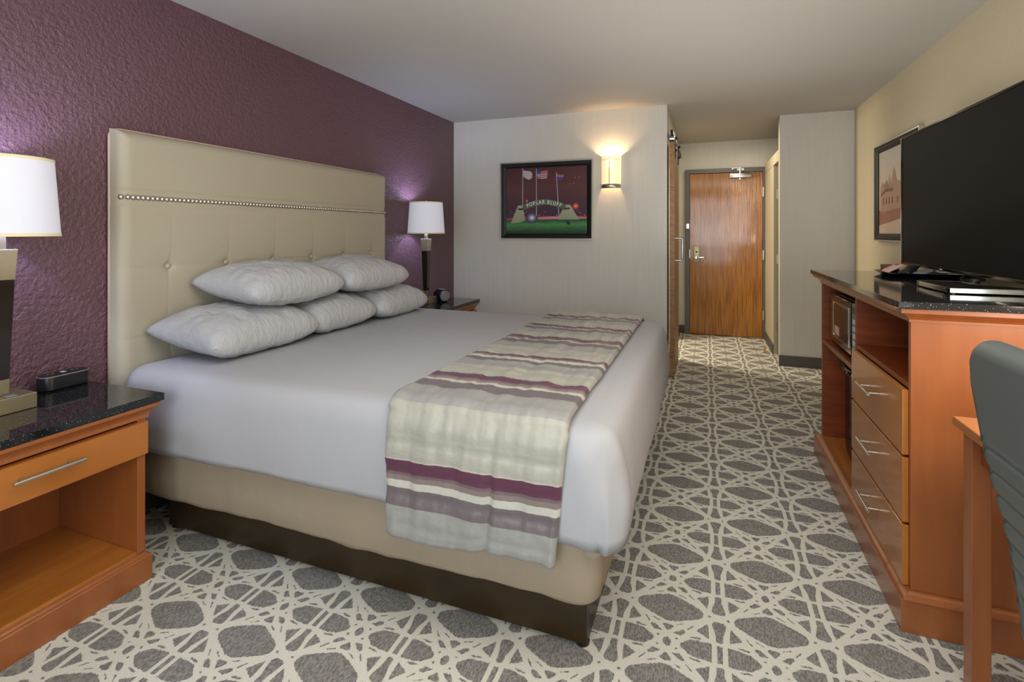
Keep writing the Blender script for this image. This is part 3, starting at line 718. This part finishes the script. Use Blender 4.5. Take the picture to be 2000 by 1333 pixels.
bm = box(.893, .957, 3.262, 3.267, 1.0612, 1.103); box(.893, .957, 3.333, 3.338, 1.0612, 1.103, bm=bm); box(.893, .898, 3.267, 3.333, 1.0612, 1.103, bm=bm); box(.952, .957, 3.267, 3.333, 1.0612, 1.103, bm=bm); box(.893, .957, 3.262, 3.338, 1.0606, 1.0612, bm=bm)
link('box_wall', bm, 'brown_box', t); link('divider', box(.923, .926, 3.2675, 3.3325, 1.0613, 1.098), 'brown_box', t)
# ------------------------------------------------------------------ desk and chair
t = thing('desk', 'cherry wood writing desk at right edge next to dresser', 'desk', (.96, 1.15, 0))
link('desktop', box(.648, XB, .50, 1.788, .737, .762, .0025), 'cherry_flat', t)
for y in (1.731, .52):
    for x in (.670, 1.19): link('leg', box(x, x+.043, y, y+.048, .0015, .736, .0015), 'cherry', t)
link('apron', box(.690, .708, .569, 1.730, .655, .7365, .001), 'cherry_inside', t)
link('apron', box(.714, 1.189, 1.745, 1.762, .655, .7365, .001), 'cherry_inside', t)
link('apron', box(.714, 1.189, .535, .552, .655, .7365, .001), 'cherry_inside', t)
ch = thing('desk_chair', 'dark grey leatherette desk chair with channel-stitched back at right edge', 'chair', (.80, 1.0, 0))
cxs = [(1.055, .468), (.87, .496), (.69, .536), (.50, .560), (.44, .566)]
def cx_at(z):
    for (za, xa), (zb, xb_) in zip(cxs, cxs[1:]):
        if z >= zb: return xa+(xb_-xa)*(za-z)/(za-zb)
    return cxs[-1][1]
def chb(u, v):
    # closed loop section in x/z swept over y; u along y, v around
    W2 = .228; yc = 1.012; a = v*2*math.pi
    zt_ = 1.052; zb = .46
    e = abs(2*u-1); crn = max(0, (e-.80)/.20); drop = .065*(1-math.sqrt(max(0, 1-crn**2)))
    y = yc+W2*(2*u-1)
    th = .030*math.sqrt(max(.02, 1-crn**6))
    zt2, zb2 = zt_-drop, zb+drop
    per = v*2
    n_ = 64
    if v < .46: z = zb2+(zt2-zb2)*(v/.46); x = cx_at(z)-0
    elif v < .54: k_ = (v-.46)/.08*math.pi; z = zt2+.028*math.sin(k_)-.0; x = cx_at(zt2)+th-th*math.cos(k_)
    else: z = zt2-(zt2-zb2)*((v-.54)/.46); x = cx_at(z)+2*th
    if z < .885:
        g_ = ((.872-z) % .0455); g_ = min(g_, .0455-g_)
        dpt = .0042*math.exp(-(g_/.0042)**2) - .0018*math.sin(min(1, g_/.0228)*math.pi/2)
        x += dpt if v < .5 else -dpt
    return (x, y, z)
n = grid(40, 460, chb); bmesh.ops.remove_doubles(n, verts=n.verts, dist=.0003); bmesh.ops.holes_fill(n, edges=[e for e in n.edges if e.is_boundary])
link('backrest', n, 'grey_leather', ch, True)
n = stad(.60, 1.06, .80, 1.23, .06, .43, .50, .025); link('seat', n, 'grey_leather', ch, 'auto')
link('back_bracket', box(.59, .66, .96, 1.07, .40, .4295, .004), 'black_metal', ch)
link('gas_column', lathe(.83, 1.012, [(.032, .10), (.032, .22), (.022, .23), (.022, .4295)], 20, capb=True, capt=True), 'black_metal', ch, 'auto')
for i in range(5):
    a = i*2*math.pi/5+.35; dx_, dy_ = math.cos(a), math.sin(a)
    link('base_arm', tube([(.83+.03*dx_, 1.012+.03*dy_, .12), (.83+.25*dx_, 1.012+.25*dy_, .075)], [.022, .013], 10), 'black_metal', ch, 'auto')
    link('caster', tube([(.83+.25*dx_-.02*dy_, 1.012+.25*dy_+.02*dx_, .029), (.83+.25*dx_+.02*dy_, 1.012+.25*dy_-.02*dx_, .029)], .027, 16), 'satin_black', ch, 'auto')
# ------------------------------------------------------------------ sconce
t = thing('wall_sconce', 'lit half-round wall sconce with brushed metal band on far wall', 'sconce', (-.808, YF, 1.80))
cy = YF-.001
link('glass_shade', lathe(-.808, cy, [(.085, 1.712), (.086, 1.80), (.086, 1.97)], 32, a0=math.pi, a1=2*math.pi), 'sconce_glass', t, True)
bm = lathe(-.808, cy, [(.088, 1.672), (.092, 1.674), (.092, 1.709), (.088, 1.711)], 32, a0=math.pi, a1=2*math.pi); link('metal_band', bm, 'nickel', t, True)
link('top_ring', lathe(-.808, cy, [(.087, 1.928), (.091, 1.93), (.087, 1.932)], 32, a0=math.pi, a1=2*math.pi), 'nickel', t, True)
link('centre_rod', tube([(-.808, cy-.093, 1.71), (-.808, cy-.093, 1.945)], .004, 8), 'nickel', t)
link('back_plate', box(-.86, -.756, YF-.012, YF-.001, 1.72, 1.92), 'nickel', t)
# ------------------------------------------------------------------ framed pictures
def flat(pts, y, m_, parent, name, plane='y'):
    """thin printed shape; pts are (u, z)"""
    n = bmesh.new()
    f_ = n.faces.new([n.verts.new((p[0], y, p[1]) if plane == 'y' else (y, p[0], p[1])) for p in pts])
    return link(name, n, m_, parent)
def grad_mat(name, stops, axis='z', lo=0, hi=1, noise_=None):
    m = bpy.data.materials.new(name); m.use_nodes = True; t = m.node_tree; N = t.nodes; L = t.links; b_ = N['Principled BSDF']; b_.inputs['Roughness'].default_value = .25
    tc = N.new('ShaderNodeTexCoord'); mp = N.new('ShaderNodeSeparateXYZ'); L.new(tc.outputs['Generated'], mp.inputs[0])
    r = N.new('ShaderNodeValToRGB'); cr = r.color_ramp
    src = mp.outputs['XYZ'.index(axis.upper())]
    if noise_:
        no = N.new('ShaderNodeTexNoise'); no.inputs['Scale'].default_value = noise_[0]; L.new(tc.outputs['Generated'], no.inputs['Vector'])
        ma = N.new('ShaderNodeMath'); ma.operation = 'MULTIPLY_ADD'; ma.inputs[1].default_value = noise_[1]; L.new(no.outputs[0], ma.inputs[0]); L.new(src, ma.inputs[2]); src = ma.outputs[0]
    L.new(src, r.inputs[0])
    cr.elements[0].position = stops[0][0]; cr.elements[0].color = lin(stops[0][1]); cr.elements[1].position = stops[1][0]; cr.elements[1].color = lin(stops[1][1])
    for p, c in stops[2:]: e = cr.elements.new(p); e.color = lin(c)
    L.new(r.outputs[0], b_.inputs['Base Color']); M[name] = m
px0, px1, pz0, pz1 = -1.885, -.972, 1.207, 1.951
pc = thing('framed_picture', 'black framed night photograph of arched town sign and three flags on far wall', 'picture', (-1.428, YF, 1.58))
yo = YF-.002
bm = box(px0, px1, YF-.030, yo, pz0, pz0+.010); box(px0, px1, YF-.030, yo, pz1-.010, pz1, bm=bm); box(px0, px0+.010, YF-.030, yo, pz0+.01, pz1-.01, bm=bm); box(px1-.010, px1, YF-.030, yo, pz0+.01, pz1-.01, bm=bm)
link('outer_edge', bm, 'silver_edge', pc)
def frame_ring(x0, x1, z0, z1, w_, ya, yb, plane='y'):
    n = bmesh.new(); R = []
    for ins, y in ((0, ya), (.004, yb), (w_*.6, yb+(.004)), (w_, yb+(.012)), (w_, ya)):
        ps = [(x0+ins, z0+ins), (x1-ins, z0+ins), (x1-ins, z1-ins), (x0+ins, z1-ins)]
        R.append([n.verts.new((p[0], y, p[1])) for p in ps])
    for A, B in zip(R, R[1:]):
        for i in range(4): n.faces.new((A[i], A[(i+1) % 4], B[(i+1) % 4], B[i]))
    return n
link('frame', frame_ring(px0+.0105, px1-.0105, pz0+.0105, pz1-.0105, .045, YF-.004, YF-.028), 'frame_black', pc)
ax0, ax1, az0, az1 = -1.832, -1.024, 1.262, 1.898
grad_mat('night_sky', [(0, '2b2438'), (.30, '3a2a45'), (.5, '4a2f3a'), (.75, '5e3838'), (1, '523030')], 'z', noise_=(3, .15))
grad_mat('night_grass', [(0, '1c1f20'), (.28, '1b3a22'), (.55, '2f6a33'), (.8, '4a8a52'), (1, '2a5a30')], 'z', noise_=(9, .35))
grad_mat('arch_stone', [(0, '4d5a48'), (1, '66705c')], 'z', noise_=(14, .5))
grad_mat('pier_stone', [(0, '8c9a76'), (1, 'a9a58c')], 'z', noise_=(16, .6))
pr_ = flat([(ax0, az0), (ax1, az0), (ax1, az1), (ax0, az1)], YF-.008, 'night_sky', pc, 'print')
AW, AH = ax1-ax0, az1-az0
def A_(u, v): return (ax0+u*AW, az1-v*AH)     # u right, v down, 0..1
def Y_(k): return YF-.0083-.0003*k
for nm, c, e in (('orange_glow', 'c8452a', 0), ('lamp_flare', 'ff9a55', 0), ('white_glow', 'c6c9d6', 0), ('flag_white', 'b9b0b4', 0), ('flag_red', 'a86064', 0), ('flag_blue', '34408f', 0), ('pole_grey', 'a7a7b2', 0), ('letter_white', 'dfe0d8', 0), ('red_streak', 'b0303c', 0), ('pink_streak', 'cf8f98', 0), ('bird_dark', '10140f', 0), ('purple_haze', '41315e', 0)): glyph(nm, c, e)
def poly(uv, k, m_, name): return flat([A_(*p) for p in uv], Y_(k), m_, pr_, name)
def disc(u, v, ru, rv, k, m_, name, seg=20): return poly([(u+ru*math.cos(2*math.pi*i/seg), v+rv*math.sin(2*math.pi*i/seg)) for i in range(seg)], k, m_, name)
poly([(0, .765), (.25, .74), (.55, .735), (1, .74), (1, .80), (0, .80)], 1, 'red_streak', 'traffic_lights')
poly([(.3, .765), (.6, .745), (1, .765), (1, .79), (.3, .79)], 2, 'pink_streak', 'traffic_lights')
poly([(0, .79), (1, .775), (1, 1), (0, 1)], 2.5, 'night_grass', 'lawn')
random.seed(3)
for i in range(26): u = random.random(); disc(u, .655+random.random()*.08, .006, .007, 1.5, random.choice(['orange_glow', 'red_streak', 'lamp_flare']), 'city_light', 8)
disc(.265, .505, .018, .022, 1.5, 'orange_glow', 'street_light'); disc(.265, .505, .008, .010, 2, 'lamp_flare', 'street_light')
disc(.862, .595, .035, .045, 1.5, 'orange_glow', 'street_light'); disc(.862, .595, .014, .018, 2, 'lamp_flare', 'street_light')
for u, v in ((.855, .175), (.903, .175), (.79, .265), (.835, .262)): disc(u, v, .008, .009, 1.5, 'flag_red', 'lens_spot', 10)
for u, vt, vb, u2 in ((.215, .0, .58, .213), (.385, .02, .73, .386), (.63, .085, .75, .662)): poly([(u-.004, vt), (u+.004, vt), (u2+.005, vb), (u2-.005, vb)], 3, 'pole_grey', 'flagpole')
poly([(.22, .04), (.27, .05), (.32, .06), (.335, .10), (.33, .16), (.29, .185), (.25, .16), (.22, .13)], 3.5, 'flag_white', 'flag')
poly([(.39, .04), (.44, .06), (.52, .05), (.53, .10), (.515, .165), (.47, .18), (.43, .15), (.39, .14)], 3.5, 'flag_red', 'flag')
for i in range(3): poly([(.40, .09+.03*i), (.45, .105+.03*i), (.515, .10+.03*i), (.515, .112+.03*i), (.45, .118+.03*i), (.40, .102+.03*i)], 3.8, 'flag_white', 'flag_stripe')
poly([(.39, .04), (.44, .06), (.44, .105), (.39, .095)], 4.2, 'flag_blue', 'flag_canton')
poly([(.635, .11), (.68, .13), (.72, .125), (.715, .16), (.68, .165), (.64, .15)], 3.5, 'flag_red', 'flag')
poly([(.638, .15), (.68, .165), (.715, .16), (.71, .195), (.67, .215), (.645, .19)], 3.7, 'flag_blue', 'flag_stripe')
for q_, (r_, c_) in enumerate(((.085, '3f3a55'), (.068, '57526e'), (.05, '7f7c95'), (.033, 'b4b3c4'), (.018, 'e8e8f0'))):
    glyph('flood_%d' % q_, c_); disc(.33, .76, r_*.9, r_, 2.6+.1*q_, 'flood_%d' % q_, 'floodlight')
poly([(.06, .845), (.155, .57), (.215, .57), (.245, .80), (.16, .835)], 4, 'pier_stone', 'stone_pier')
poly([(.645, .79), (.735, .57), (.80, .575), (.90, .79)], 4, 'pier_stone', 'stone_pier')
def arc(u): t_ = (u-.215)/(.745-.215); return t_
o_, i_ = [], []
for k_ in range(25):
    t_ = k_/24; u = .21+.535*t_; top = .575-.09*math.sin(math.pi*t_)**.85; thick = .085
    o_.append((u, top)); i_.append((u+.01*(1-2*t_), top+thick))
poly(o_+i_[::-1], 5, 'arch_stone', 'sign_arch')
for u in (.16, .735): poly([(u, .615), (u+.055, .615), (u+.055, .640), (u, .640)], 5, 'bird_dark', 'date_plaque')
poly([(.745, .81), (.76, .80), (.79, .82), (.80, .86), (.77, .872), (.75, .84)], 5, 'bird_dark', 'bird')
def text_mesh(ch_, size):
    cu = bpy.data.curves.new('t', 'FONT'); cu.body = ch_; cu.size = size; cu.align_x = 'CENTER'; cu.offset = .0007
    ob = bpy.data.objects.new('t', cu); C.objects.link(ob); dg = bpy.context.evaluated_depsgraph_get(); dg.update()
    me = bpy.data.meshes.new_from_object(ob.evaluated_get(dg)); bpy.data.objects.remove(ob); return me
bm = bmesh.new(); word = 'POPLAR BLUFF'; wds = [1, 1.08, 1, .9, 1.05, 1.05, .55, 1, .9, 1.05, .9, .9]; tot = sum(wds); acc = 0
for ch_, wd in zip(word, wds):
    t_ = (acc+wd/2)/tot; acc += wd
    if ch_ == ' ': continue
    T = .10+.80*t_; u = .21+.535*T; top = .575-.09*math.sin(math.pi*T)**.85+.066; ang = math.atan2(.09*math.pi*math.cos(math.pi*T)*AH, .535*AW)*.9
    p = A_(u, top); me = text_mesh(ch_, .050); k0 = len(bm.verts); bm.from_mesh(me); bm.verts.ensure_lookup_table()
    for v in bm.verts[k0:]:
        x, z = v.co.x*.80, v.co.y*1.0; v.co = Vector((p[0]+x*math.cos(ang)-z*math.sin(ang), Y_(6.5), p[1]+x*math.sin(ang)+z*math.cos(ang)))
    bpy.data.meshes.remove(me)
link('lettering', bm, 'letter_white', pr_)
# sepia print on the right wall (mostly hidden by the television)
ry0, ry1, rz0, rz1 = 3.88, 4.80, 1.210, 1.945; XW = XR-.002
pc2 = thing('framed_picture', 'dark framed sepia print of a turreted building, half hidden by television', 'picture', (XR, 4.34, 1.58))
bm = box(XR-.030, XW, ry0, ry1, rz0, rz0+.01); box(XR-.030, XW, ry0, ry1, rz1-.01, rz1, bm=bm); box(XR-.030, XW, ry0, ry0+.01, rz0+.01, rz1-.01, bm=bm); box(XR-.030, XW, ry1-.01, ry1, rz0+.01, rz1-.01, bm=bm)
link('outer_edge', bm, 'silver_edge', pc2)
n = frame_ring(ry0+.0105, ry1-.0105, rz0+.0105, rz1-.0105, .045, 0, -.024)
for v in n.verts: v.co = Vector((XR-.004+v.co.y, v.co.x, v.co.z))
link('frame', n, 'frame_black', pc2)
grad_mat('sepia_sky', [(0, 'c59a7c'), (.2, 'd6b49a'), (.5, 'dcc4ae'), (1, 'cfc3b2')], 'z')
glyph('sepia_wall', 'b88f6c'); glyph('sepia_roof', '9c7354'); glyph('sepia_dark', '6e4f3b'); glyph('sepia_road', 'd7b9a0'); glyph('sepia_brick', 'a3674a')
by0, by1, bz0, bz1 = ry0+.056, ry1-.056, rz0+.056, rz1-.056
p2 = flat([(by0, bz0), (by1, bz0), (by1, bz1), (by0, bz1)], XR-.009, 'sepia_sky', pc2, 'print', 'x')
def B_(u, v): return (by1-u*(by1-by0), bz1-v*(bz1-bz0))
def poly2(uv, k, m_, name): return flat([B_(*p) for p in uv], XR-.0093-.0003*k, m_, p2, name, 'x')
poly2([(0, .86), (1, .70), (1, 1), (0, 1)], 1, 'sepia_road', 'road')
poly2([(0, .72), (.5, .66), (1, .64), (1, .78), (0, .9)], 1.5, 'sepia_brick', 'brick_terrace')
poly2([(.05, .55), (.05, .45), (.10, .37), (.17, .44), (.20, .36), (.26, .42), (.30, .30), (.34, .42), (.42, .22), (.5, .40), (1, .38), (1, .68), (.05, .74)], 2, 'sepia_wall', 'building')
poly2([(.05, .55), (.20, .50), (.40, .50), (.40, .47), (.2, .46), (.05, .52)], 2.5, 'sepia_dark', 'eaves')
poly2([(.12, .44), (.22, .36), (.30, .45), (.2, .455)], 2.5, 'sepia_roof', 'roof')
for u in (.12, .2, .28, .36, .5, .6): poly2([(u, .57), (u+.03, .565), (u+.03, .64), (u, .65)], 3, 'sepia_dark', 'window')
